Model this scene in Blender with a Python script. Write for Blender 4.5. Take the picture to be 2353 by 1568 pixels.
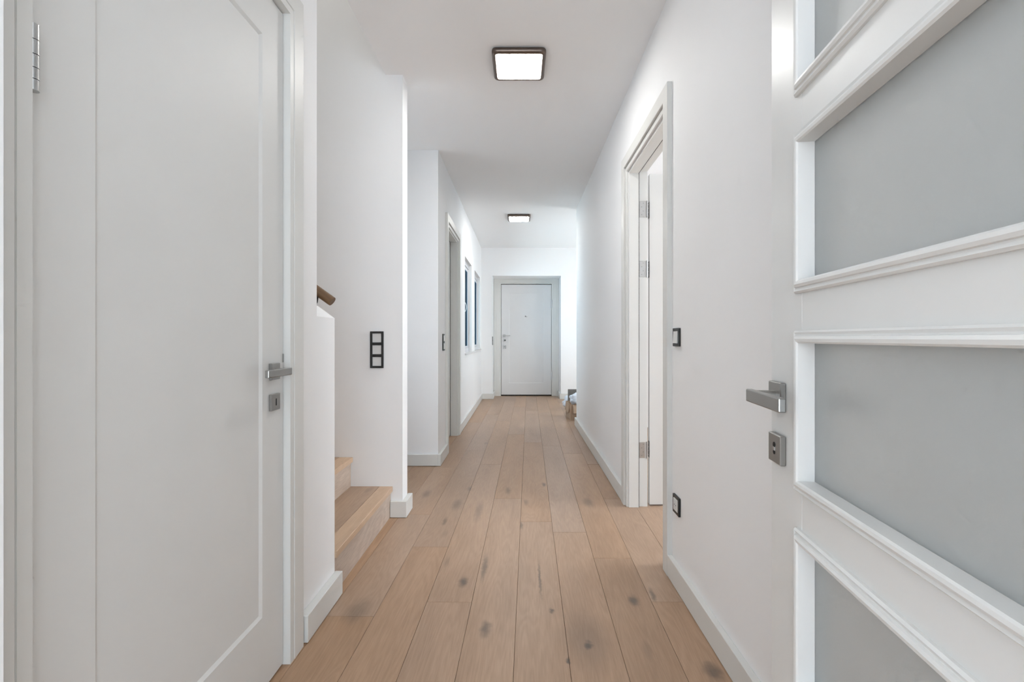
import bpy, bmesh, math, random
from mathutils import Vector, Matrix, noise as mnoise

for o in list(bpy.data.objects):
    bpy.data.objects.remove(o, do_unlink=True)
S = bpy.context.scene
COL = S.collection
PI = math.pi

# ------------------------------------------------------------------ camera
CAM_H = 1.08
FPX = 1100.0                     # focal length in pixels of a 2353 px wide frame
cam = bpy.data.cameras.new('camera')
cam.sensor_width = 36.0
cam.lens = 36.0 * FPX / 2353.0
cam.shift_x = -(1197.0 - 1176.5) / 2353.0
cam.shift_y = -(784.0 - 777.0) / 2353.0
cam.clip_start = 0.02
cam_ob = bpy.data.objects.new('camera', cam)
cam_ob.location = (0, 0, CAM_H)
cam_ob.rotation_euler = (PI / 2, 0, 0)
COL.objects.link(cam_ob)
S.camera = cam_ob

# ------------------------------------------------------------------ world, daylight, exposure
w = bpy.data.worlds.new('overcast_sky')
S.world = w
w.use_nodes = True
bg = w.node_tree.nodes['Background']
bg.inputs[0].default_value = (0.46, 0.68, 0.92, 1)
bg.inputs[1].default_value = 1.9


def area(name, loc, rot, sx, sy, power, color=(1, 1, 1)):
    l = bpy.data.lights.new(name, 'AREA')
    l.shape = 'RECTANGLE'
    l.size = sx
    l.size_y = sy
    l.energy = power
    l.color = color
    o = bpy.data.objects.new(name, l)
    o.location = loc
    o.rotation_euler = rot
    COL.objects.link(o)
    return o


# daylight through the openings of the flat, plus unseen sources added for brightness
UP = math.radians(28)            # upward tilt of the area lights, added to lift the dark ceiling
DAY = (0.925, 0.965, 1.0)
SUNNY = (1.0, 0.985, 0.94)
area('daylight_living_room', (0.0, -2.55, 1.15), (PI / 2 + UP, 0, 0), 3.6, 2.0, 112, DAY)
area('fill_stairwell', (-2.2, 2.36, 5.1), (0, 0, 0), 2.6, 0.85, 16, SUNNY)  # added area light under a closed roof; no skylight opening exists
area('daylight_side_room', (3.85, 2.55, 1.3), (0, PI / 2 + UP * .6, 0), 1.7, 1.5, 95, DAY)
area('daylight_hall_windows', (-1.35, 7.1, 1.45), (0, -PI / 2 - UP, 0), 1.5, 2.4, 74, (1.0, 0.83, 0.73))
area('fill_entry_room', (2.85, 6.75, 1.4), (0, PI / 2 + UP * .5, math.radians(-28)), 1.7, 1.4, 38, SUNNY)  # unseen source, added and turned to brighten the entrance door
area('fill_recess', (-1.98, 3.53, 1.45), (0, -PI / 2 - UP * 1.2, 0), 1.5, 0.9, 4.0, SUNNY)  # unseen source, added to brighten the middle of the hall
LAMP_EMIT = 54.0

S.view_settings.view_transform = 'Standard'
S.view_settings.look = 'None'
S.view_settings.gamma = 1.0
S.view_settings.use_curve_mapping = False
S.view_settings.exposure = 0.13
S.cycles.max_bounces = 8
S.cycles.diffuse_bounces = 5
S.cycles.transparent_max_bounces = 12
S.cycles.sample_clamp_indirect = 6.0
S.cycles.caustics_reflective = False
S.cycles.use_adaptive_sampling = True
S.cycles.adaptive_threshold = 0.11
S.cycles.adaptive_min_samples = 14


# ------------------------------------------------------------------ materials
def mat(name, color, rough=0.5, metal=0.0, bump=0.0, bump_scale=200.0, var=0.0, var_scale=2.0, spec=0.5):
    m = bpy.data.materials.new(name)
    m.use_nodes = True
    nt = m.node_tree
    b = nt.nodes['Principled BSDF']
    b.inputs['Base Color'].default_value = (*color, 1)
    b.inputs['Roughness'].default_value = rough
    b.inputs['Metallic'].default_value = metal
    b.inputs['Specular IOR Level'].default_value = spec
    geo = nt.nodes.new('ShaderNodeNewGeometry')
    if var > 0:
        n = nt.nodes.new('ShaderNodeTexNoise')
        n.inputs['Scale'].default_value = var_scale
        n.inputs['Detail'].default_value = 3
        nt.links.new(geo.outputs['Position'], n.inputs['Vector'])
        r = nt.nodes.new('ShaderNodeValToRGB')
        r.color_ramp.elements[0].position = 0.3
        r.color_ramp.elements[1].position = 0.7
        r.color_ramp.elements[0].color = (*[c * (1 - var) for c in color], 1)
        r.color_ramp.elements[1].color = (*[min(1, c * (1 + var)) for c in color], 1)
        nt.links.new(n.outputs['Fac'], r.inputs['Fac'])
        nt.links.new(r.outputs['Color'], b.inputs['Base Color'])
    if bump > 0:
        n2 = nt.nodes.new('ShaderNodeTexNoise')
        n2.inputs['Scale'].default_value = bump_scale
        n2.inputs['Detail'].default_value = 2
        nt.links.new(geo.outputs['Position'], n2.inputs['Vector'])
        bp = nt.nodes.new('ShaderNodeBump')
        bp.inputs['Strength'].default_value = bump
        bp.inputs['Distance'].default_value = 0.001
        nt.links.new(n2.outputs['Fac'], bp.inputs['Height'])
        nt.links.new(bp.outputs['Normal'], b.inputs['Normal'])
    return m


def px_floor(x, y):
    Y = FPX * CAM_H / (y - 777.0)
    return ((x - 1197.0) / FPX * Y, Y)


# knots of the oak boards: floor position, half width, half length, darkness
KNOTS = [(px_floor(1065, 1338), .014, .030, .9), (px_floor(1116, 1446), .013, .034, .8),
         (px_floor(1352, 1483), .013, .022, 1.0), (px_floor(1456, 1381), .013, .030, .95),
         (px_floor(1113, 1305), .008, .085, .7), (px_floor(1240, 1330), .004, .110, .75),
         (px_floor(1268, 1403), .007, .012, .9), (px_floor(1306, 1518), .006, .012, 1.0),
         (px_floor(1500, 1368), .007, .040, .8), (px_floor(820, 1405), .030, .060, .45),
         (px_floor(1350, 1470), .055, .110, .35), (px_floor(1050, 1160), .020, .070, .5),
         (px_floor(1198, 1208), .006, .035, .7), (px_floor(1022, 1199), .008, .040, .7),
         (px_floor(1352, 1155), .022, .060, .5), (px_floor(1250, 1114), .009, .035, .8),
         (px_floor(1100, 1175), .016, .120, .4), (px_floor(980, 1136), .018, .060, .5),
         (px_floor(1079, 1124), .010, .040, .6), (px_floor(1640, 1545), .020, .030, .8),
         (px_floor(1168, 1128), .012, .050, .55)]


def oak(name, light, dark, knots=False, rough=0.5, tint=0.11, along='Y'):
    m = bpy.data.materials.new(name)
    m.use_nodes = True
    nt = m.node_tree
    N, L = nt.nodes, nt.links
    b = N['Principled BSDF']
    tc = N.new('ShaderNodeTexCoord')
    oi = N.new('ShaderNodeObjectInfo')
    rnd = N.new('ShaderNodeMath'); rnd.operation = 'MULTIPLY'; rnd.inputs[1].default_value = 73.0
    L.new(oi.outputs['Random'], rnd.inputs[0])
    comb = N.new('ShaderNodeCombineXYZ')
    L.new(rnd.outputs[0], comb.inputs[2])
    L.new(rnd.outputs[0], comb.inputs[0])
    add = N.new('ShaderNodeVectorMath'); add.operation = 'ADD'
    L.new(tc.outputs['Object'], add.inputs[0]); L.new(comb.outputs[0], add.inputs[1])

    def scaled(sx, sy, sz):
        mp = N.new('ShaderNodeVectorMath'); mp.operation = 'MULTIPLY'
        mp.inputs[1].default_value = (sx, sy, sz)
        L.new(add.outputs[0], mp.inputs[0])
        return mp.outputs[0]

    def nz(vec, scale, detail, dist=0.0):
        n = N.new('ShaderNodeTexNoise')
        n.inputs['Scale'].default_value = scale
        n.inputs['Detail'].default_value = detail
        n.inputs['Distortion'].default_value = dist
        L.new(vec, n.inputs['Vector'])
        return n.outputs['Fac']

    def mth(op, a, bb, c=None):
        x = N.new('ShaderNodeMath'); x.operation = op
        for i, v in enumerate((a, bb, c)):
            if v is None:
                continue
            if isinstance(v, (int, float)):
                x.inputs[i].default_value = v
            else:
                L.new(v, x.inputs[i])
        return x.outputs[0]

    st = {'Y': (1, .06, 1), 'X': (.06, 1, 1)}[along]
    fine = nz(scaled(330 * st[0], 240 * st[1], 120), 1.0, 4)
    wave_src = nz(scaled(11 * st[0], 17 * st[1], 3), 1.0, 2, .4)
    rings = mth('SINE', mth('MULTIPLY', wave_src, 95.0), 0.0)
    rings = mth('MULTIPLY_ADD', rings, .5, .5)
    broad = nz(scaled(7 * st[0], 22 * st[1], 3), 1.0, 3, .3)
    f = mth('ADD', mth('MULTIPLY', fine, .50), mth('MULTIPLY', rings, .11))
    f = mth('ADD', f, mth('MULTIPLY', broad, .62))
    f = mth('SUBTRACT', f, .19)
    ramp = N.new('ShaderNodeValToRGB')
    ramp.color_ramp.elements[0].position = .12
    ramp.color_ramp.elements[1].position = .72
    ramp.color_ramp.elements[0].color = (*dark, 1)
    ramp.color_ramp.elements[1].color = (*light, 1)
    L.new(f, ramp.inputs['Fac'])
    # each board its own tone
    hsv = N.new('ShaderNodeHueSaturation')
    L.new(ramp.outputs['Color'], hsv.inputs['Color'])
    L.new(mth('MULTIPLY_ADD', oi.outputs['Random'], tint, 1.0 - tint * .55), hsv.inputs['Value'])
    r2 = mth('FRACT', mth('MULTIPLY', oi.outputs['Random'], 17.31), 0.0)
    L.new(mth('MULTIPLY_ADD', r2, .22, .86), hsv.inputs['Saturation'])
    col = hsv.outputs['Color']
    # loose small marks
    spot = N.new('ShaderNodeTexVoronoi')
    spot.inputs['Scale'].default_value = 1.0
    L.new(scaled(5 * (1 if along == 'Y' else .35), 5 * (.35 if along == 'Y' else 1), 2), spot.inputs['Vector'])
    sm = N.new('ShaderNodeMapRange')
    sm.inputs[1].default_value = .03; sm.inputs[2].default_value = .13
    sm.inputs[3].default_value = .35; sm.inputs[4].default_value = 0.0
    L.new(spot.outputs['Distance'], sm.inputs[0])
    mask = mth('MULTIPLY', sm.outputs[0], mth('GREATER_THAN', nz(scaled(3 * st[0], 9 * st[1], 3), 1.0, 1), .5))
    if knots:
        geo = N.new('ShaderNodeNewGeometry')
        warp = N.new('ShaderNodeTexNoise')
        warp.inputs['Scale'].default_value = 28.0
        warp.inputs['Detail'].default_value = 3
        L.new(geo.outputs['Position'], warp.inputs['Vector'])
        wv = N.new('ShaderNodeVectorMath'); wv.operation = 'MULTIPLY_ADD'
        wv.inputs[1].default_value = (.022, .05, 0)
        L.new(warp.outputs['Color'], wv.inputs[0])
        off = N.new('ShaderNodeVectorMath'); off.operation = 'ADD'
        off.inputs[1].default_value = (-.011, -.025, 0)
        L.new(geo.outputs['Position'], off.inputs[0])
        L.new(off.outputs[0], wv.inputs[2])
        for (kx, ky), hw, hl, dk in KNOTS:
            sub = N.new('ShaderNodeVectorMath'); sub.operation = 'SUBTRACT'
            sub.inputs[1].default_value = (kx, ky, 0)
            L.new(wv.outputs[0], sub.inputs[0])
            sc = N.new('ShaderNodeVectorMath'); sc.operation = 'MULTIPLY'
            sc.inputs[1].default_value = (.56 / hw, .60 / hl, 0)
            L.new(sub.outputs[0], sc.inputs[0])
            ln = N.new('ShaderNodeVectorMath'); ln.operation = 'LENGTH'
            L.new(sc.outputs[0], ln.inputs[0])
            mr = N.new('ShaderNodeMapRange'); mr.interpolation_type = 'SMOOTHSTEP'
            mr.inputs[1].default_value = .15; mr.inputs[2].default_value = 1.25
            mr.inputs[3].default_value = dk * .88; mr.inputs[4].default_value = 0
            L.new(ln.outputs['Value'], mr.inputs[0])
            mask = mth('MAXIMUM', mask, mr.outputs[0])
    mx = N.new('ShaderNodeMix'); mx.data_type = 'RGBA'
    L.new(mask, mx.inputs['Factor'])
    L.new(col, mx.inputs['A'])
    mx.inputs['B'].default_value = (.085, .066, .055, 1)
    col = mx.outputs['Result']
    L.new(col, b.inputs['Base Color'])
    b.inputs['Roughness'].default_value = rough
    b.inputs['Specular IOR Level'].default_value = .5
    bp = N.new('ShaderNodeBump')
    bp.inputs['Strength'].default_value = .12
    bp.inputs['Distance'].default_value = .0006
    L.new(fine, bp.inputs['Height'])
    L.new(bp.outputs['Normal'], b.inputs['Normal'])
    return m


M_WALL = mat('white_wall_paint', (.88, .88, .88), .65, bump=.06, bump_scale=260, var=.008, var_scale=1.3, spec=.3)
M_CEIL = mat('white_ceiling_paint', (.90, .90, .90), .8, bump=.04, bump_scale=300, spec=.2)
M_TRIM = mat('satin_grey_white_lacquer', (.705, .702, .675), .42, var=.012, var_scale=3.0, spec=.4)
M_DOOR = mat('satin_white_door_lacquer', (.695, .69, .668), .5, var=.012, var_scale=4.0, spec=.35)
M_ENTRY = mat('entry_door_lacquer', (.72, .72, .72), .4, var=.01, var_scale=4.0)
M_GDOOR = mat('gloss_white_lacquer', (.71, .708, .688), .36, var=.01, var_scale=4.0, spec=.4)
M_NICKEL = mat('satin_nickel', (.36, .355, .34), .34, metal=1.0, bump=.03, bump_scale=900)
M_CHROME = mat('polished_hinge_steel', (.5, .5, .49), .3, metal=1.0)
M_HDARK = mat('dark_hinge_steel', (.16, .16, .15), .4, metal=1.0)
M_DARK = mat('dark_void', (.006, .006, .006), .7)
M_BLACK = mat('black_plastic', (.012, .012, .012), .35)
M_WHITEPL = mat('white_switch_plastic', (.72, .72, .71), .35)
M_BEZEL = mat('bronze_lamp_bezel', (.16, .125, .105), .34, metal=.85)
M_PVC = mat('white_window_plastic', (.66, .67, .69), .35)
M_SILL = mat('white_marble_sill', (.72, .72, .72), .25, var=.05, var_scale=6)
M_CARD = mat('brown_cardboard', (.42, .30, .21), .85, var=.08, var_scale=12)
M_CARD2 = mat('grey_board', (.23, .225, .215), .7, var=.06, var_scale=10)
M_RUBBER = mat('dark_seal', (.05, .05, .05), .8)
M_FLOOR = oak('pale_oak_board', (.475, .312, .203), (.315, .194, .118), knots=True, rough=.37)
M_STEP = oak('oak_step', (.50, .345, .235), (.33, .215, .14), rough=.45, tint=.2)
M_NOSE = oak('oak_nosing', (.60, .42, .28), (.44, .29, .18), rough=.45, tint=.12)
M_RISER = oak('grey_oak_riser', (.60, .49, .40), (.34, .26, .205), rough=.5, tint=.2)
M_RAIL = oak('brown_oak_rail', (.19, .105, .05), (.105, .056, .026), rough=.4, along='X', tint=.05)

# emitting diffuser
M_GLOW = bpy.data.materials.new('lamp_diffuser')
M_GLOW.use_nodes = True
_b = M_GLOW.node_tree.nodes['Principled BSDF']
_b.inputs['Base Color'].default_value = (.9, .9, .88, 1)
_b.inputs['Emission Color'].default_value = (1.0, .985, .96, 1)
_b.inputs['Emission Strength'].default_value = LAMP_EMIT

# thin window glass with sky blue put into its tint: passes tinted daylight, mirrors at grazing angles
M_BLUE = bpy.data.materials.new('sky_tinted_window_glass')
M_BLUE.use_nodes = True
_nt = M_BLUE.node_tree
_nt.nodes.clear()
_o = _nt.nodes.new('ShaderNodeOutputMaterial')
_t = _nt.nodes.new('ShaderNodeBsdfTransparent'); _t.inputs[0].default_value = (.58, .76, .86, 1)
_g = _nt.nodes.new('ShaderNodeBsdfGlossy'); _g.inputs['Roughness'].default_value = .05
_g.inputs['Color'].default_value = (.16, .28, .40, 1)
_f = _nt.nodes.new('ShaderNodeFresnel'); _f.inputs[0].default_value = 1.25
_m = _nt.nodes.new('ShaderNodeMixShader')
_nt.links.new(_f.outputs[0], _m.inputs[0]); _nt.links.new(_t.outputs[0], _m.inputs[1])
_nt.links.new(_g.outputs[0], _m.inputs[2]); _nt.links.new(_m.outputs[0], _o.inputs[0])

# frosted door glass
M_FROST = bpy.data.materials.new('frosted_glass')
M_FROST.use_nodes = True
_b = M_FROST.node_tree.nodes['Principled BSDF']
_b.inputs['Base Color'].default_value = (.95, .97, .96, 1)
_b.inputs['Roughness'].default_value = .4
_b.inputs['Transmission Weight'].default_value = .75
_b.inputs['IOR'].default_value = 1.35

# thin plastic bag
M_BAG = bpy.data.materials.new('white_plastic_film')
M_BAG.use_nodes = True
_b = M_BAG.node_tree.nodes['Principled BSDF']
_b.inputs['Base Color'].default_value = (.70, .76, .84, 1)
_b.inputs['Roughness'].default_value = .3


# ------------------------------------------------------------------ helpers
def tag(o, label=None, cat=None, group=None, kind=None):
    if label: o['label'] = label
    if cat: o['category'] = cat
    if group: o['group'] = group
    if kind: o['kind'] = kind
    return o


def empty(name, loc=(0, 0, 0), rz=0.0, parent=None):
    o = bpy.data.objects.new(name, None)
    o.empty_display_size = .1
    o.location = loc
    o.rotation_euler = (0, 0, rz)
    COL.objects.link(o)
    if parent: o.parent = parent
    return o


def link(name, me, m, parent=None, loc=(0, 0, 0), rot=(0, 0, 0)):
    if m is not None and not me.materials:
        me.materials.append(m)
    o = bpy.data.objects.new(name, me)
    o.location = loc
    o.rotation_euler = rot
    COL.objects.link(o)
    if parent: o.parent = parent
    return o


def fix(bm):
    bmesh.ops.recalc_face_normals(bm, faces=bm.faces)


def bm_obj(name, bm, m, parent=None, loc=(0, 0, 0), rot=(0, 0, 0), smooth=False):
    fix(bm)
    me = bpy.data.meshes.new(name)
    if smooth:
        for f in bm.faces: f.smooth = True
    bm.to_mesh(me)
    bm.free()
    return link(name, me, m, parent, loc, rot)


def add_box(bm, x0, x1, y0, y1, z0, z1, bev=0.0, seg=1):
    t = bmesh.new()
    vs = [t.verts.new(p) for p in ((x0, y0, z0), (x1, y0, z0), (x1, y1, z0), (x0, y1, z0),
                                   (x0, y0, z1), (x1, y0, z1), (x1, y1, z1), (x0, y1, z1))]
    for f in ((0, 3, 2, 1), (4, 5, 6, 7), (0, 1, 5, 4), (1, 2, 6, 5), (2, 3, 7, 6), (3, 0, 4, 7)):
        t.faces.new([vs[i] for i in f])
    if bev > 0:
        bmesh.ops.bevel(t, geom=list(t.edges), offset=bev, segments=seg, affect='EDGES', profile=.5)
    me = bpy.data.meshes.new('tmp')
    t.to_mesh(me); t.free()
    bm.from_mesh(me)
    bpy.data.meshes.remove(me)


def box(name, m, parent, x0, x1, y0, y1, z0, z1, bev=0.0, seg=1):
    bm = bmesh.new()
    add_box(bm, x0, x1, y0, y1, z0, z1, bev, seg)
    return bm_obj(name, bm, m, parent)


def boxes(name, m, parent, lst):
    bm = bmesh.new()
    for b in lst:
        add_box(bm, *b)
    return bm_obj(name, bm, m, parent)


def add_cyl(bm, p0, p1, r0, r1=None, n=20, cap=True):
    r1 = r0 if r1 is None else r1
    p0, p1 = Vector(p0), Vector(p1)
    d = (p1 - p0).normalized()
    a = d.orthogonal().normalized()
    c = d.cross(a)
    A = [bm.verts.new(p0 + (a * math.cos(2 * PI * i / n) + c * math.sin(2 * PI * i / n)) * r0) for i in range(n)]
    B = [bm.verts.new(p1 + (a * math.cos(2 * PI * i / n) + c * math.sin(2 * PI * i / n)) * r1) for i in range(n)]
    for i in range(n):
        f = bm.faces.new((A[i], A[(i + 1) % n], B[(i + 1) % n], B[i]))
        f.smooth = True
    if cap:
        bm.faces.new([bm.verts.new(v.co) for v in A[::-1]])
        bm.faces.new([bm.verts.new(v.co) for v in B])


def cyl(name, m, parent, p0, p1, r0, r1=None, n=20):
    bm = bmesh.new()
    add_cyl(bm, p0, p1, r0, r1, n)
    return bm_obj(name, bm, m, parent)


def add_prism(bm, pts, d0, d1, axis='Y'):
    """closed polygon extruded: pts are the two other axes in order"""
    def P(p, d):
        return {'X': (d, p[0], p[1]), 'Y': (p[0], d, p[1]), 'Z': (p[0], p[1], d)}[axis]
    A = [bm.verts.new(P(p, d0)) for p in pts]
    B = [bm.verts.new(P(p, d1)) for p in pts]
    n = len(pts)
    bm.faces.new(A); bm.faces.new(B[::-1])
    for i in range(n):
        bm.faces.new((A[i], A[(i + 1) % n], B[(i + 1) % n], B[i]))


def u_piece(bm, prof, seg, x0, x1, z0, z1):
    """one mitred leg of a door surround. prof: closed list of (outward offset, depth y)"""
    def corner(i, o):
        return ((x0 - o, z0), (x0 - o, z1 + o), (x1 + o, z1 + o), (x1 + o, z0))[i]
    A = [bm.verts.new((corner(seg, o)[0], y, corner(seg, o)[1])) for o, y in prof]
    B = [bm.verts.new((corner(seg + 1, o)[0], y, corner(seg + 1, o)[1])) for o, y in prof]
    n = len(prof)
    bm.faces.new(A); bm.faces.new(B[::-1])
    for i in range(n):
        bm.faces.new((A[i], A[(i + 1) % n], B[(i + 1) % n], B[i]))


def surround(name, m, parent, prof, x0, x1, z0, z1):
    for s in range(3):
        bm = bmesh.new()
        u_piece(bm, prof, s, x0, x1, z0, z1)
        bm_obj(name, bm, m, parent)


def ring_sweep(bm, prof, x0, x1, z0, z1):
    """closed rectangular ring, prof closed list of (outward offset, depth y)"""
    R = []
    for o, y in prof:
        R.append([bm.verts.new(p) for p in ((x0 - o, y, z0 - o), (x1 + o, y, z0 - o), (x1 + o, y, z1 + o), (x0 - o, y, z1 + o))])
    n = len(R)
    for i in range(n):
        a, b = R[i], R[(i + 1) % n]
        for k in range(4):
            bm.faces.new((a[k], a[(k + 1) % 4], b[(k + 1) % 4], b[k]))


def panel_leaf(bm, wdt, z0, z1, th, px0, px1, pz0, pz1, bw=.010, bd=.006):
    """door leaf, front at y=0, with one recessed panel with sloped edges on both faces"""
    for (y, s) in ((0.0, 1), (th, -1)):
        rects = []
        for (a, b, c, d, yy) in ((0, wdt, z0, z1, y), (px0, px1, pz0, pz1, y),
                                 (px0 + bw, px1 - bw, pz0 + bw, pz1 - bw, y + s * bd)):
            rects.append([bm.verts.new(p) for p in ((a, yy, c), (b, yy, c), (b, yy, d), (a, yy, d))])
        for i in range(2):
            for k in range(4):
                bm.faces.new((rects[i][k], rects[i][(k + 1) % 4], rects[i + 1][(k + 1) % 4], rects[i + 1][k]))
        bm.faces.new(rects[2])
        if s == 1:
            F = rects[0]
        else:
            B = rects[0]
    for k in range(4):
        bm.faces.new((F[k], F[(k + 1) % 4], B[(k + 1) % 4], B[k]))


def lever_set(parent, x, z, d, y=0.0, side=-1, keyhole='slot', zk=None, name='door_handle', base=None):
    """square rose + flat lever + key escutcheon on a leaf face at y; side -1 = towards the viewer.
    d = lever direction along local x. one part (handle) with sub-parts, one escutcheon"""
    s = side
    T = Matrix.Identity(4) if base is None else Matrix.Translation(base[0]) @ Matrix.Rotation(base[1], 4, 'Z')
    br = 0 if base is None else base[1]
    h = empty(name, T @ Vector((x, y, z)), br, parent)
    box('rose', M_NICKEL, h, -.026, .026, min(0, s * .010), max(0, s * .010), -.026, .026, .0015)
    cyl('neck', M_NICKEL, h, (0, s * .009, 0), (0, s * .048, 0), .0105)
    a, b = (-.015 * d, .128 * d)
    box('lever', M_NICKEL, h, min(a, b), max(a, b), min(s * .042, s * .054), max(s * .042, s * .054), -.0115, .0115, .0022, 2)
    zk = z - .095 if zk is None else zk
    e = empty('key_escutcheon', T @ Vector((x, y, zk)), br, parent)
    box('plate', M_NICKEL, e, -.026, .026, min(0, s * .010), max(0, s * .010), -.026, .026, .0015)
    if keyhole == 'slot':
        box('keyhole', M_DARK, e, -.0028, .0028, s * .0094 - .001, s * .0104 + .0, -.011, .011, .0005) if s > 0 else \
            box('keyhole', M_DARK, e, -.0028, .0028, -.0106, -.0094, -.011, .011, .0005)
    else:
        cyl('keyhole', M_DARK, e, (0, s * .0094, .0065), (0, s * .0106, .0065), .0048)
        cyl('keyhole', M_DARK, e, (0, s * .0094, -.0065), (0, s * .0106, -.0065), .0040)
        box('keyhole', M_CHROME, e, -.0030, .0030, min(s * .0094, s * .0108), max(s * .0094, s * .0108), -.004, .003, .0004)
    return h


def barrel_hinge(parent, x, y, z, hgt=.106, r=.0085):
    h = empty('hinge', (x, y, z), 0, parent)
    seg = (.24, .22, .2, .17, .17)
    t = hgt / 2
    for i, fr in enumerate(seg):
        ln = fr * hgt
        cyl('knuckle', M_CHROME, h, (0, 0, t - .0006), (0, 0, t - ln + .0006), r, n=16)
        t -= ln
    cyl('hinge_pin', M_DARK, h, (0, 0, hgt / 2 - .001), (0, 0, -hgt / 2 + .001), r * .8, n=12)
    return h


CASING = [(.000, -.022), (.003, -.0235), (.064, -.0235), (.068, -.021), (.068, 0), (0, 0)]


def casing(parent, x0, x1, z1, front, wall):
    """architrave: inner edge 29 mm outside the opening"""
    prof = [(.029, front + .002), (.031, front), (.0955, front), (.097, front + .002), (.097, wall), (.029, wall)]
    surround('casing', M_TRIM, parent, prof, x0, x1, 0.0, z1)


# ------------------------------------------------------------------ dimensions of the hall
CEIL = 2.67
XR = .685           # right wall face
XL = -.783          # left wall face beside the near door
XLF = -.70          # left wall face, far part
Y_STAIR0, Y_STAIR1 = 2.012, 2.8916
Y_COL = 3.013
Y_PIL = 4.049
Y_END = 8.45
Y_WALLEND = 5.905

# ------------------------------------------------------------------ floor
floor = box('floor', M_FLOOR, None, -3.8, 4.2, -2.7, 9.2, -.10, -.0135)
tag(floor, 'pale oak plank floor running the length of the hall', 'floor', kind='structure')
TH = .0164
PW = .1838
PL = 2.13
joints = {-1: 3.22, 0: 2.815, 1: 2.664, 2: 2.353, 3: 1.967, -2: 1.951, -3: 2.465, -4: 1.845}
rg = random.Random(5)
plank_meshes = {}


def plank_mesh(length):
    key = round(length, 3)
    if key not in plank_meshes:
        bm = bmesh.new()
        add_box(bm, .0005, PW - .0005, .0005, length - .0005, -.013, 0, .0009)
        fix(bm)
        me = bpy.data.meshes.new('floor_plank')
        bm.to_mesh(me); bm.free()
        me.materials.append(M_FLOOR)
        plank_meshes[key] = me
    return plank_meshes[key]


def wanted(u, v0, v1):
    x = u + PW / 2 + TH * (v0 + v1) / 2
    spans = ((-.95, .95, -.7, 9.2), (-2.0, -.7, 2.7, 4.2), (.6, 2.4, 1.6, 3.4), (.6, 2.3, 5.7, 8.6))
    for a, b, c, d in spans:
        if a < x < b and v1 > c and v0 < d:
            return True
    return False


for k in range(-12, 14):
    u = -.049 + PW * k
    j = joints.get(k, rg.uniform(0, PL))
    v = j - PL * math.ceil((j + 1.2) / PL)
    while v < 9.1:
        a, b_ = max(v, -1.2), min(v + PL, 9.15)
        if k == 3 and abs(v - 1.967) < .01:
            pieces = ((1.967, 3.22), (3.22, 4.09))
        elif k == -4 and abs(v - 1.845) < .01:
            pieces = ((1.845, 2.92), (2.92, 3.975))
        else:
            pieces = ((a, b_),)
        for p, q in pieces:
            if q - p > .05 and wanted(u, p, q):
                x = u * math.cos(TH) + p * math.sin(TH)
                y = -u * math.sin(TH) + p * math.cos(TH)
                link('floor_plank', plank_mesh(q - p), None, floor, (x, y, 0), (0, 0, -TH))
        v += PL

# ------------------------------------------------------------------ ceiling and walls
CT = CEIL + .25
ceiling = boxes('ceiling', M_CEIL, None, [(-.8175, 4.2, -2.7, 9.2, CEIL, CT), (-3.8, -.8175, -2.7, 1.75, CEIL, CT),
                                          (-2.1, -.8175, Y_COL - .06, 5.9, CEIL, CT), (-.95, -.8175, 5.9, 9.2, CEIL, CT),
                                          (-3.9, -.8175, 1.70, Y_COL, 5.2, 5.3), (-.8175, -.72, 1.70, Y_COL, CT, 5.3)])  # unseen stairwell roof, added to keep blue sky light out of the shaft
tag(ceiling, 'plain white ceiling above the hall, open over the stairs', 'ceiling', kind='structure')


def wall(name, lst, label):
    o = boxes(name, M_WALL, None, lst)
    return tag(o, label, 'wall', kind='structure')


# door 1 opening Y .722..1.611 ; top 2.178
wall('wall_left', [(-.90, XL, .05, .718, 0, CEIL), (-.90, XL, 1.612, 1.836, 0, CEIL), (-.90, XL, .718, 1.612, 2.181, CEIL),
                   (-3.8, -.90, 1.70, 1.836, 0, CEIL), (-3.8, -.8175, 1.70, 1.836, CT, 5.2), (-2.1, -2.0, .05, 1.70, 0, CEIL)],
     'white wall around the nearest closed door on the left')
# parapet beside the stairs, its top rising with the flight
bm = bmesh.new()
add_prism(bm, [(XL, 0), (XL, 1.163), (-2.84, 1.163 + .732 * (2.84 + XL)), (-2.84, 0)], 1.836, Y_STAIR0, 'Y')
o = bm_obj('wall_parapet', bm, M_WALL, None)
tag(o, 'low white parapet with sloped top beside the wooden stairs', 'wall', kind='structure')
wall('wall_stair', [(-3.8, -.715, Y_STAIR1, Y_COL, 0, CEIL), (-3.8, -.8175, Y_STAIR1, Y_COL, CEIL, 5.2),
                    (-3.9, -3.8, 1.70, Y_COL, 0, 5.2)], 'white stairwell wall carrying the black three-gang frame')
wall('wall_alcove', [(-2.0, XLF - .12, Y_PIL, Y_PIL + .12, 0, CEIL), (-2.1, -2.0, Y_COL, 5.9, 0, .80), (-2.1, -2.0, Y_COL, 5.9, 2.05, CEIL), (-2.1, -2.0, Y_PIL - .1, 5.9, .80, 2.05), (-2.1, -2.0, Y_COL, 3.1, .80, 2.05),  # window opening in the unseen side wall, added for the recess light
                     (-2.0, XLF - .20, 5.78, 5.9, 0, CEIL)], 'white wall closing the recess beyond the stairs')
W1 = (5.997, 6.814)
W2 = (7.235, 8.195)
WZ = (.885, 2.108)
D3 = (4.539, 5.295)      # clear opening of door 3
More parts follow.
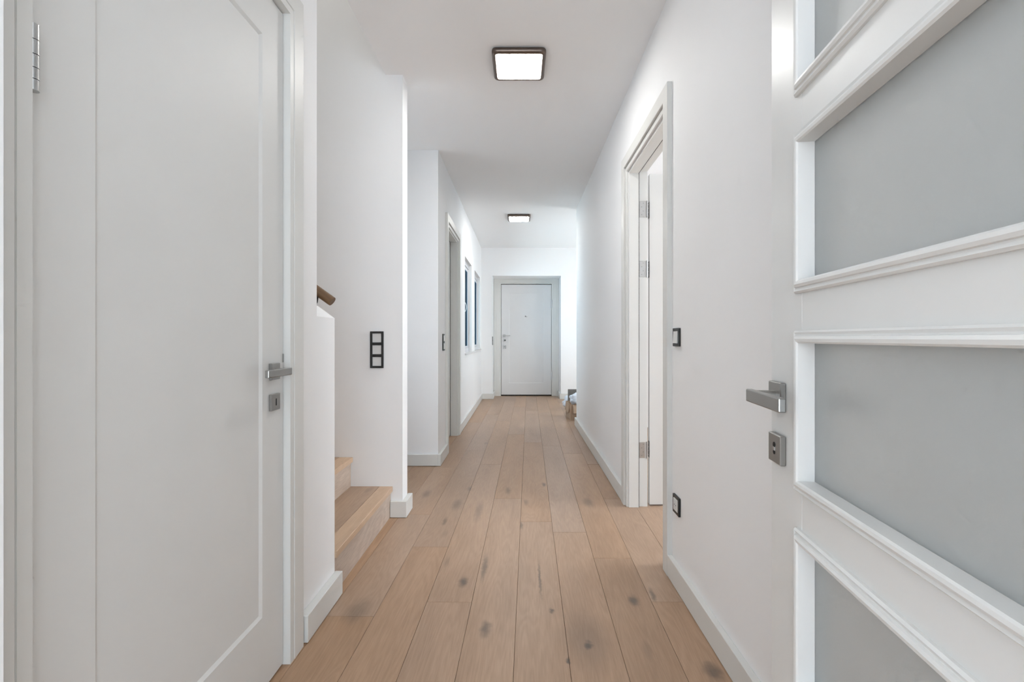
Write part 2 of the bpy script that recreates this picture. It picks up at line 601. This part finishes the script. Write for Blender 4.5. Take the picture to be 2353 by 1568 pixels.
wl = [(-.92, XLF, 5.9, W1[0], 0, CEIL), (-.92, XLF, W1[1], W2[0], 0, CEIL), (-.92, XLF, W2[1], 9.2, 0, CEIL),
      (-.92, XLF, W1[0], W1[1], 0, WZ[0]), (-.92, XLF, W2[0], W2[1], 0, WZ[0]),
      (-.92, XLF, W1[0], W1[1], WZ[1], CEIL), (-.92, XLF, W2[0], W2[1], WZ[1], CEIL),
      (-.82, XLF, Y_PIL, D3[0] - .03, 0, CEIL), (-.82, XLF, D3[1] + .03, 5.9, 0, CEIL), (-.82, XLF, D3[0] - .03, D3[1] + .03, 2.178, CEIL)]
wall('wall_left_far', wl, 'white far left wall with two narrow windows and a door')
EX0, EX1, EZ = -.507, .707, 2.1785
wall('wall_end', [(XLF, EX0, Y_END, 9.05, 0, CEIL), (EX1, 2.3, Y_END, 9.05, 0, CEIL), (EX0, EX1, Y_END, 9.05, EZ, CEIL), (EX0, EX1, 9.04, 9.05, 0, EZ)],  # last slab: unseen, added behind the leaf to block sky light in gaps
     'white end wall with the recessed entrance door')
D2 = (2.268, 3.066)
wall('wall_right', [(XR, .805, .05, D2[0] - .03, 0, CEIL), (XR, .805, D2[1] + .03, Y_WALLEND, 0, CEIL),
                    (XR, .805, D2[0] - .03, D2[1] + .03, 2.178, CEIL)], 'long white wall on the right with an open doorway')
wall('wall_side_room', [(.805, 4.0, Y_WALLEND - .12, Y_WALLEND, 0, CEIL), (.805, 4.0, .05, .15, 0, CEIL),
                        (3.9, 4.0, .15, 1.75, 0, CEIL), (3.9, 4.0, 3.35, Y_WALLEND, 0, CEIL), (3.9, 4.0, 1.75, 3.35, 0, .45), (3.9, 4.0, 1.75, 3.35, 2.2, CEIL)],
     'white walls of the bright room behind the open right door')
wall('wall_entry_side', [(2.3, 2.4, Y_WALLEND, 6.1, 0, CEIL), (2.3, 2.4, 7.7, 9.05, 0, CEIL), (2.3, 2.4, 6.1, 7.7, 0, .6), (2.3, 2.4, 6.1, 7.7, 2.35, CEIL)],  # unseen wall; its window opening is added for the entry light
     'white wall round the corner at the far right')
wall('wall_near', [(-3.8, -.70, -.07, .05, 0, CEIL), (-.90, -.70, .05, .6476, 0, CEIL), (.40, 4.0, -.07, .05, 0, CEIL)],
     'white wall return at the left picture edge beside the near door')
wall('wall_living_room', [(-2.1, -2.0, -2.7, -.07, 0, CEIL), (2.0, 2.1, -2.7, -.07, 0, CEIL),
                          (-2.0, 2.0, -2.7, -2.6, 0, .15), (-2.0, 2.0, -2.7, -2.6, 2.2, CEIL), (-2.0, -1.8, -2.7, -2.6, .15, 2.2), (1.8, 2.0, -2.7, -2.6, .15, 2.2)],
     'white walls and wide window opening of the room before the hall')

# ------------------------------------------------------------------ baseboards
BH, BT = .098, .022


def baseboard(name, x0, x1, y0, y1, label, h=BH):
    o = box(name, M_TRIM, None, x0, x1, y0, y1, 0.002, h, .0018)
    return tag(o, label, 'baseboard', kind='structure')


baseboard('baseboard_left', XL, XL + .031, 1.690, 2.020, 'short baseboard between the near left door and the stairs')
baseboard('baseboard_stair', -.785, -.686, Y_STAIR1 - BT, Y_STAIR1, 'short baseboard beside the lowest wooden step')
baseboard('baseboard_column', -.715, -.686, Y_STAIR1, Y_COL + .02, 'baseboard wrapped round the end of the stairwell wall')
baseboard('baseboard_alcove', -2.0, -.70, Y_PIL - BT, Y_PIL, 'baseboard along the recess wall beyond the stairs')
baseboard('baseboard_pillar', -.70, -.675, Y_PIL - BT, D3[0] - .098, 'baseboard from the recess corner to the left doorway')
baseboard('baseboard_left_far', -.70, -.678, D3[1] + .098, Y_END, 'baseboard under the two narrow windows')
baseboard('baseboard_end_left', -.678, EX0, Y_END - BT, Y_END, 'baseboard left of the entrance door')
baseboard('baseboard_end_left_return', EX0, EX0 + .022, Y_END - BT, 8.90, 'baseboard in the left reveal of the entrance door')
baseboard('baseboard_end_right_return', EX1 - .022, EX1, Y_END - BT, 8.90, 'baseboard in the right reveal of the entrance door')
baseboard('baseboard_end_right', EX1, 2.3, Y_END - BT, Y_END, 'baseboard right of the entrance door behind the box')
baseboard('baseboard_right', .663, XR, D2[1] + .0985, Y_WALLEND, 'baseboard of the right wall beyond the open doorway')
baseboard('baseboard_right_end', .663, .805, Y_WALLEND, Y_WALLEND + BT, 'baseboard round the far end of the right wall')
baseboard('baseboard_right_near', .663, XR, .06, D2[0] - .0985, 'baseboard of the right wall before the open doorway')

# ------------------------------------------------------------------ door 1: near left, closed
d1 = empty('door_1', (-.7856, .750, 0), PI / 2)
tag(d1, 'large closed grey-white door on the near left with recessed panel', 'door', kind='structure')
LW = .830
bm = bmesh.new()
panel_leaf(bm, LW, .007, 2.148, .04, .1336, .1336 + .5712, .2296, 2.0058)
leaf = bm_obj('leaf', bm, M_DOOR, d1)
yF = -.0235
surround('jamb', M_TRIM, d1, [(.003, yF), (.026, yF), (.0275, yF + .003), (.0275, .12), (-.014, .12), (-.014, .042), (.003, .042)], 0, LW, 0.0, 2.150)
casing(d1, 0, LW, 2.150, -.0249, -.0026)
lever_set(d1, LW - .0625, .974, -1, zk=.877)
box('latch_plate', M_NICKEL, d1, LW - .0035, LW - .0005, -.003, 0, 1.0, 1.028, .0005)
for z in (1.90, 1.522, .356):
    barrel_hinge(d1, .004, -.016, z)

# ------------------------------------------------------------------ door 2: right doorway, leaf swung into the side room
d2 = empty('door_2', (XR, D2[1], 0), -PI / 2)
tag(d2, 'right doorway with white door standing open into a bright room', 'door', kind='structure')
OW = D2[1] - D2[0]
OT = 2.148
surround('jamb', M_TRIM, d2, [(0, -.010), (.026, -.010), (.0275, -.007), (.0275, .125), (0, .125), (0, .0695), (-.004, .0695), (-.004, .0665),
                              (-.016, .0665), (-.016, .004), (-.004, .002), (-.004, -.006)], 0, OW, 0, OT)
casing(d2, 0, OW, OT, -.022, 0)
seal_prof = [(-.0045, .0666), (-.0005, .0666), (-.0005, .0694), (-.0045, .0694)]
surround('door_seal', M_RUBBER, d2, [(-.0165, .0662), (-.003, .0662), (-.003, .0692), (-.0165, .0692)], 0, OW, 0, OT)
bm = bmesh.new()
panel_leaf(bm, .79, .009, 2.135, .04, .13, .66, .23, 2.0)
lf2 = bm_obj('leaf', bm, M_DOOR, d2, (-.012, .143, 0), (0, 0, PI / 2))
lever_set(d2, .79 - .0625, .974, -1, zk=.877, base=((-.012, .143, 0), PI / 2))
for z in (1.905, 1.522, .362):
    hg = empty('hinge', (0, .118, z), 0, d2)
    bm = bmesh.new()
    add_box(bm, .0, .0022, -.044, -.009, -.051, .051, .001)
    bm_obj('hinge_leaf', bm, M_CHROME, hg)
    bm = bmesh.new()
    add_box(bm, -.046, -.014, .0225, .0248, -.053, .053, .001)
    bm_obj('hinge_leaf', bm, M_HDARK, hg)
    cyl('knuckle', M_CHROME, hg, (-.001, .004, -.053), (-.001, .004, .053), .0065, n=14)
    for sz in (-.036, -.012, .014, .038):
        cyl('screw', M_NICKEL, hg, (.002, -.020 - (.01 if sz in (-.036, .014) else 0), sz), (.0032, -.020 - (.01 if sz in (-.036, .014) else 0), sz), .0035, n=10)
        cyl('screw', M_WHITEPL, hg, (-.030, .0224, sz), (-.030, .0212, sz), .003, n=10)

# ------------------------------------------------------------------ door 3: far left, closed, deep jamb
d3 = empty('door_3', (XLF, D3[0], 0), PI / 2)
tag(d3, 'closed door deep in its frame on the far left before the windows', 'door', kind='structure')
OW3 = D3[1] - D3[0]
surround('jamb', M_TRIM, d3, [(0, -.010), (.026, -.010), (.0275, -.007), (.0275, .12), (0, .12), (0, .0785), (-.016, .0785), (-.016, .004), (-.004, .002), (-.004, -.006)],
         0, OW3, 0, OT)
casing(d3, 0, OW3, OT, -.022, 0)
surround('door_seal', M_RUBBER, d3, [(-.0165, .0775), (.0, .0775), (.0, .0805), (-.0165, .0805)], 0, OW3, 0, OT)
bm = bmesh.new()
panel_leaf(bm, OW3 - .006, .008, OT - .003, .038, .12, OW3 - .126, .23, 2.0)
lf3 = bm_obj('leaf', bm, M_DOOR, d3, (.003, .081, 0))

# ------------------------------------------------------------------ door 4: entrance door in the end wall
d4 = empty('door_4', (-.365, 8.93, 0), 0)
tag(d4, 'white entrance door at the end of the hall with peephole', 'door', kind='structure')
EW = .931
bm = bmesh.new()
panel_leaf(bm, EW, .022, 2.075, .06, .14, EW - .145, .235, 1.925, .012, .004)
lf4 = bm_obj('leaf', bm, M_ENTRY, d4)
surround('frame', M_TRIM, d4, [(.006, -.012), (.022, -.014), (.024, -.024), (.094, -.024), (.096, -.022), (.138, -.022), (.138, .08), (.006, .08)], 0, EW, 0.0, 2.081)
box('threshold', M_DARK, d4, -.006, EW + .006, .01, .07, 0, .018, .001)  # dark slit under the leaf put into the strip's near-black colour
h = empty('door_handle', (.055, 0, 1.122), 0, d4)
box('rose', M_NICKEL, h, -.022, .022, -.010, 0, -.024, .024, .001)
cyl('neck', M_NICKEL, h, (0, -.009, 0), (0, -.05, 0), .010)
box('lever', M_NICKEL, h, -.012, .115, -.056, -.044, -.009, .009, .002)
e = empty('thumb_turn', (.060, 0, 1.037), 0, d4)
cyl('rose', M_NICKEL, e, (0, 0, 0), (0, -.010, 0), .026, n=24)
box('knob', M_DARK, e, -.006, .020, -.032, -.009, -.010, .010, .002)
e = empty('key_escutcheon', (.060, 0, .912), 0, d4)
box('plate', M_NICKEL, e, -.026, .026, -.010, 0, -.030, .030, .001)
box('keyhole', M_DARK, e, -.003, .003, -.0108, -.0095, -.004, .014)
pe = cyl('peephole', M_NICKEL, d4, (.450, 0, 1.484), (.450, -.008, 1.484), .013, n=20)
cyl('lens', M_DARK, pe, (.450, -.0078, 1.484), (.450, -.0090, 1.484), .007, n=16)
box('peephole_cover', M_NICKEL, pe, .458, .482, -.008, -.004, 1.470, 1.480, .001)
for z in (1.715, .372):
    hg = empty('hinge', (EW + .006, -.012, z), 0, d4)
    cyl('knuckle', M_PVC, hg, (0, 0, .003), (0, 0, .076), .0105, n=14)
    cyl('knuckle', M_PVC, hg, (0, 0, -.076), (0, 0, -.003), .0105, n=14)

# ------------------------------------------------------------------ door 5: glazed door at the near right, standing open
PHI = math.atan(.1118)
gd = empty('door_5', (.471, .900, 0), math.atan2(-math.cos(PHI), -math.sin(PHI)))
tag(gd, 'white glazed door with frosted panes open at the near right', 'door', kind='structure')
GW, GT = .855, .040
P0, P1 = .127, GW - .127            # clear glass edges along the leaf
PZ = [(.848 + .3257 * k, .848 + .3257 * k + .2235) for k in range(-2, 4)]
bm = bmesh.new()
HG = .0045                           # rebate hidden under the beads
add_box(bm, 0, P0 - HG, 0, GT, .008, 2.15, .0015)
add_box(bm, P1 + HG, GW, 0, GT, .008, 2.15, .0015)
prev = .008
for a, b_ in PZ:
    add_box(bm, P0 - HG, P1 + HG, 0, GT, prev, a - HG)
    prev = b_ + HG
add_box(bm, P0 - HG, P1 + HG, 0, GT, prev, 2.15)
gleaf = bm_obj('leaf', bm, M_GDOOR, gd)
for a, b_ in PZ:
    fr = box('glass_pane', M_FROST, gleaf, P0 - .004, P1 + .004, .0172, .0228, a - .004, b_ + .004)
    for s in (0, 1):
        yy = (lambda v: v) if s == 0 else (lambda v: GT - v)
        prof = [(.0205, .000), (.0205, -.0045), (.0175, -.0078), (.0140, -.0066), (.0118, -.0066), (.0110, -.0098), (.0070, -.0118),
                (.0025, -.0110), (.0, -.0085), (.0, .0170), (.0042, .0170), (.0042, .0005)]
        bm = bmesh.new()
        ring_sweep(bm, [(o_, yy(p_)) for o_, p_ in prof], P0, P1, a, b_)
        bm_obj('glazing_bead', bm, M_GDOOR, gleaf)
lever_set(gd, .0375, .975, 1, keyhole='double', zk=.881)
lever_set(gd, .0375, .975, 1, y=GT, side=1, keyhole='double', zk=.881)
for z in (1.90, 1.522, .356):
    barrel_hinge(gd, GW, GT / 2, z)

# ------------------------------------------------------------------ windows in the far left wall
for n, (a, b_) in enumerate((W1, W2), 1):
    wn = empty('window_%d' % n, (XLF - .055, a, WZ[0]), PI / 2)
    tag(wn, ['nearer narrow window with blue panes in the left wall', 'farther narrow window with blue panes beside the end wall'][n - 1],
        'window', kind='structure')
    ww, wh = b_ - a, WZ[1] - WZ[0]
    for (q0, q1, r0, r1, yy) in ((0, .014, .055, wh - .055, .004), (ww - .014, ww, .055, wh - .055, .004),
                                 (0, ww, .004, .055, -.012), (0, ww, wh - .055, wh, -.012)):
        box('frame_rail', M_PVC, wn, q0, q1, yy, .075, r0, r1, .001)
    sash = boxes('sash', M_PVC, wn, [(.015, ww - .015, .001, .05, .056, .085), (.015, ww - .015, .001, .05, wh - .095, wh - .056),
                                     (.015, .022, .001, .05, .085, wh - .095), (ww - .022, ww - .015, .001, .05, .085, wh - .095)])
    box('glass_pane', M_BLUE, sash, .0215, ww - .0215, .006, .010, .0845, wh - .0945)
    if n == 2:
        continue
    # curved pull handle
    hd = empty('window_handle', (ww * .63, .006, .615), 0, wn)
    bm = bmesh.new()
    pts = [Vector((0, -.020 * math.sin(PI * t / 10) ** .8, .062 - .124 * t / 10)) for t in range(11)]
    for p, q in zip(pts, pts[1:]):
        add_cyl(bm, p, q, .005, n=10)
    bm_obj('pull', bm, M_WHITEPL, hd)
o = box('trim_1', M_SILL, None, XLF - .06, XLF + .016, W1[0] - .02, W2[1] + .1, WZ[0] - .018, WZ[0] + .004, .002)
tag(o, 'thin pale stone sill under the two narrow windows', 'window sill', kind='structure')

# ------------------------------------------------------------------ staircase
st = empty('staircase', (-.787, 2.452, 0), 0)
tag(st, 'oak stairs rising to the left between white walls', 'staircase')
RISE, GO = .180, .2408
hy = (Y_STAIR1 - Y_STAIR0) / 2 - .001
for i in range(10):
    x = -GO * i
    zt = .1836 + RISE * i - (.0036 if i else 0)
    zb = 0.0 if i == 0 else .1836 + RISE * (i - 1) - (.0036 if i > 1 else 0)
    bm = bmesh.new(); add_box(bm, x - .018, x, -hy, hy, zb, zt - .030)
    bm_obj('riser', bm, M_RISER, st)
    bm = bmesh.new(); add_box(bm, x - GO - .016, x - .068, -hy, hy, zt - .029, zt, .0005)
    bm_obj('tread', bm, M_STEP, st)
    bm = bmesh.new(); add_box(bm, x - .0675, x + .013, -hy, hy, zt - .030, zt, .002)
    bm_obj('nosing', bm, M_NOSE, st)

# handrail on the stair side of the parapet
hx, hz, sl = -.813, 1.237, .715
hr = empty('handrail', (hx, 2.062, hz), 0)
tag(hr, 'round brown wooden handrail end above the sloped parapet', 'handrail')
L_ = 2.6
dv = Vector((-1, 0, sl)).normalized()
bm = bmesh.new()
add_cyl(bm, (0, 0, 0), (L_, 0, 0), .0205, n=28)
add_cyl(bm, (-.0015, 0, 0), (.0, 0, 0), .0190, .0205, n=28, cap=True)
rail = bm_obj('rail', bm, M_RAIL, hr)
rail.rotation_euler = dv.to_track_quat('X', 'Z').to_euler()
for t in (.080, .95, 1.8):
    p = dv * t
    bm = bmesh.new()
    add_cyl(bm, p + Vector((0, 0, -.018)), p + Vector((0, -.010, -.050)), .007, n=12)
    add_cyl(bm, p + Vector((0, -.010, -.050)), p + Vector((0, -.0495, -.075)), .007, n=12)
    add_cyl(bm, p + Vector((0, -.044, -.075)), p + Vector((0, -.0495, -.075)), .022, n=16)
    bm_obj('bracket', bm, M_BLACK, hr)

# ------------------------------------------------------------------ ceiling lamps
def rr(sz, r, n=6):
    pts = []
    for cx, cy, a0 in ((1, 1, 0), (-1, 1, 90), (-1, -1, 180), (1, -1, 270)):
        for i in range(n + 1):
            a = math.radians(a0 + 90 * i / n)
            pts.append((cx * (sz / 2 - r) + r * math.cos(a), cy * (sz / 2 - r) + r * math.sin(a)))
    return pts


def ceiling_lamp(x, y, label):
    t = empty('ceiling_lamp', (x, y, CEIL), 0)
    tag(t, label, 'ceiling lamp', 'square ceiling lamps')
    bm = bmesh.new()
    prof = [(.276, 0, .02), (.298, -.006, .026), (.300, -.018, .028), (.294, -.028, .028), (.272, -.033, .020), (.258, -.032, .014), (.252, -.020, .012)]
    rings = []
    for s_, z, r in prof:
        rings.append([bm.verts.new((p[0], p[1], z)) for p in rr(s_, r)])
    for a, b_ in zip(rings, rings[1:]):
        n = len(a)
        for i in range(n):
            f = bm.faces.new((a[i], a[(i + 1) % n], b_[(i + 1) % n], b_[i])); f.smooth = True
    bm_obj('bezel', bm, M_BEZEL, t)
    bm = bmesh.new()
    R0 = [bm.verts.new((p[0], p[1], -.022)) for p in rr(.2508, .0115)]
    R1 = [bm.verts.new((p[0], p[1], -.0318)) for p in rr(.2508, .0115)]
    R2 = [bm.verts.new((p[0], p[1], -.0335)) for p in rr(.245, .010)]
    for a, b_ in ((R0, R1), (R1, R2)):
        n = len(a)
        for i in range(n):
            bm.faces.new((a[i], a[(i + 1) % n], b_[(i + 1) % n], b_[i]))
    bm.faces.new(R2); bm.faces.new(R0[::-1])
    bm_obj('diffuser', bm, M_GLOW, t)


ceiling_lamp(-.011, 2.757, 'nearer square ceiling lamp with dark bronze edge')
ceiling_lamp(-.025, 6.280, 'farther small square ceiling lamp near the entrance door')


# ------------------------------------------------------------------ switches
def switch(name, loc, rz, n, label, cat, kind, group=None, pitch=.071):
    """vertical gang of n; local y = into the wall, viewer at -y, origin at the centre on the wall"""
    t = empty(name, loc, rz)
    tag(t, label, cat, group)
    H = .0795 + pitch * (n - 1)
    bm = bmesh.new()
    ins = .0272
    for k in range(n + 1):
        zc0 = -H / 2 if k == 0 else -H / 2 + .0795 / 2 + pitch * (k - 1) + ins
        zc1 = H / 2 if k == n else -H / 2 + .0795 / 2 + pitch * k - ins
        add_box(bm, -.0272, .0272, -.009, 0, zc0, zc1, .0008)
    add_box(bm, -.0405, -.0270, -.0095, 0, -H / 2, H / 2, .0016, 2)
    add_box(bm, .0270, .0405, -.0095, 0, -H / 2, H / 2, .0016, 2)
    bm_obj('frame', bm, M_BLACK, t)
    for k in range(n):
        zc = -H / 2 + .0795 / 2 + pitch * k
        if kind == 'blank':
            bm = bmesh.new(); add_box(bm, -.0270, .0270, -.004, 0, zc - .027, zc + .027, .0006)
            bm_obj('insert', bm, M_WHITEPL, t)
        elif kind == 'rocker':
            bm = bmesh.new()
            add_prism(bm, [(-.004, zc - .0262), (-.0135, zc - .0262), (-.0105, zc + .0262), (-.004, zc + .0262)], -.0262, .0262, 'X')
            bm_obj('rocker', bm, M_WHITEPL, t)
        else:
            bm = bmesh.new(); add_box(bm, -.0265, .0265, -.0115, 0, zc - .0265, zc + .0265, .002)
            so = bm_obj('socket', bm, M_WHITEPL, t)
            cyl('socket_well', M_PVC, so, (0, -.0117, zc), (0, -.0110, zc), .019, n=24)
            for q in (-.0095, .0095):
                cyl('pin_hole', M_DARK, so, (q, -.0121, zc), (q, -.0112, zc), .0025, n=10)
    return t


switch('switch_frame', (-.8688, Y_STAIR1, 1.009), 0, 3, 'black three-gang switch frame on the stairwell wall', 'switch', 'blank')
switch('light_switch', (XR, 2.092, 1.083), -PI / 2, 1, 'black-framed light switch beside the open right doorway', 'switch', 'rocker')
switch('wall_socket', (XR, 2.092, .350), -PI / 2, 1, 'black-framed wall socket low beside the open right doorway', 'socket', 'socket')
switch('light_switch', (XLF, 4.305, 1.042), PI / 2, 2, 'black double light switch beside the far left door', 'switch', 'rocker')
switch('light_switch', (EX0, 8.505, 1.030), PI / 2, 2, 'black double light switch in the reveal left of the entrance door', 'switch', 'rocker')

# ------------------------------------------------------------------ things left at the far right corner
cb = empty('cardboard_box', (.648, 6.245, 0), math.radians(3.2))
tag(cb, 'small brown cardboard box behind the end of the right wall', 'box')
bw, bd_, bh = .36, .42, .205
boxes('box_body', M_CARD, cb, [(0, bw, 0, .005, .002, bh), (0, bw, bd_ - .005, bd_, .002, bh), (0, .005, .005, bd_ - .005, .002, bh),
                               (bw - .005, bw, .005, bd_ - .005, .002, bh), (.005, bw - .005, .005, bd_ - .005, .002, .008)])
bm = bmesh.new()
add_prism(bm, [(-.001, bh), (.003, bh + .002), (-.010, bh - .115), (-.014, bh - .115)], .10, bd_ - .01, 'Y')
bm_obj('flap', bm, M_CARD, cb)
bm = bmesh.new()
add_prism(bm, [(.004, bh), (.0, bh), (-.06, bh - .10), (-.056, bh - .10)], .03, bw - .01, 'X')
bm_obj('flap', bm, M_CARD, cb)


def bag(name, loc, scale, seed, label, amp=.3):
    bm = bmesh.new()
    bmesh.ops.create_icosphere(bm, subdivisions=4, radius=1.0)
    for v in bm.verts:
        p = v.co.copy()
        n1 = mnoise.noise(p * 1.6 + Vector((seed, 0, 0)))
        n2 = abs(mnoise.noise(p * 3.4 + Vector((0, seed, 3)))) + .6 * abs(mnoise.noise(p * 7.5 + Vector((seed, 5, 3)))) - .3
        v.co = p * (1 + amp * n1 - amp * .9 * n2)
        v.co.x *= scale[0]; v.co.y *= scale[1]; v.co.z *= scale[2]
    zm = min(v.co.z for v in bm.verts)
    for v in bm.verts:
        v.co.z = max(v.co.z - zm - scale[2] * .12, 0)
    o = bm_obj(name, bm, M_BAG, None, loc, smooth=True)
    return tag(o, label, 'bag')


bag('plastic_bag', (.725, 6.36, .195), (.085, .085, .075), 3.1, 'crumpled white plastic bag lying on top of the cardboard box')
bag('plastic_bag', (.755, 7.28, .001), (.11, .15, .10), 8.4, 'bluish plastic bag on the floor against the end wall corner')
bm = bmesh.new()
add_box(bm, -.0, .30, -.006, .006, 0, .30, .001)
gb = bm_obj('grey_board', bm, M_CARD2, None, (.668, 6.86, .004), (math.radians(9), 0, 0))
gb.scale.z = 1.17
tag(gb, 'dark grey board standing behind the cardboard box', 'board')
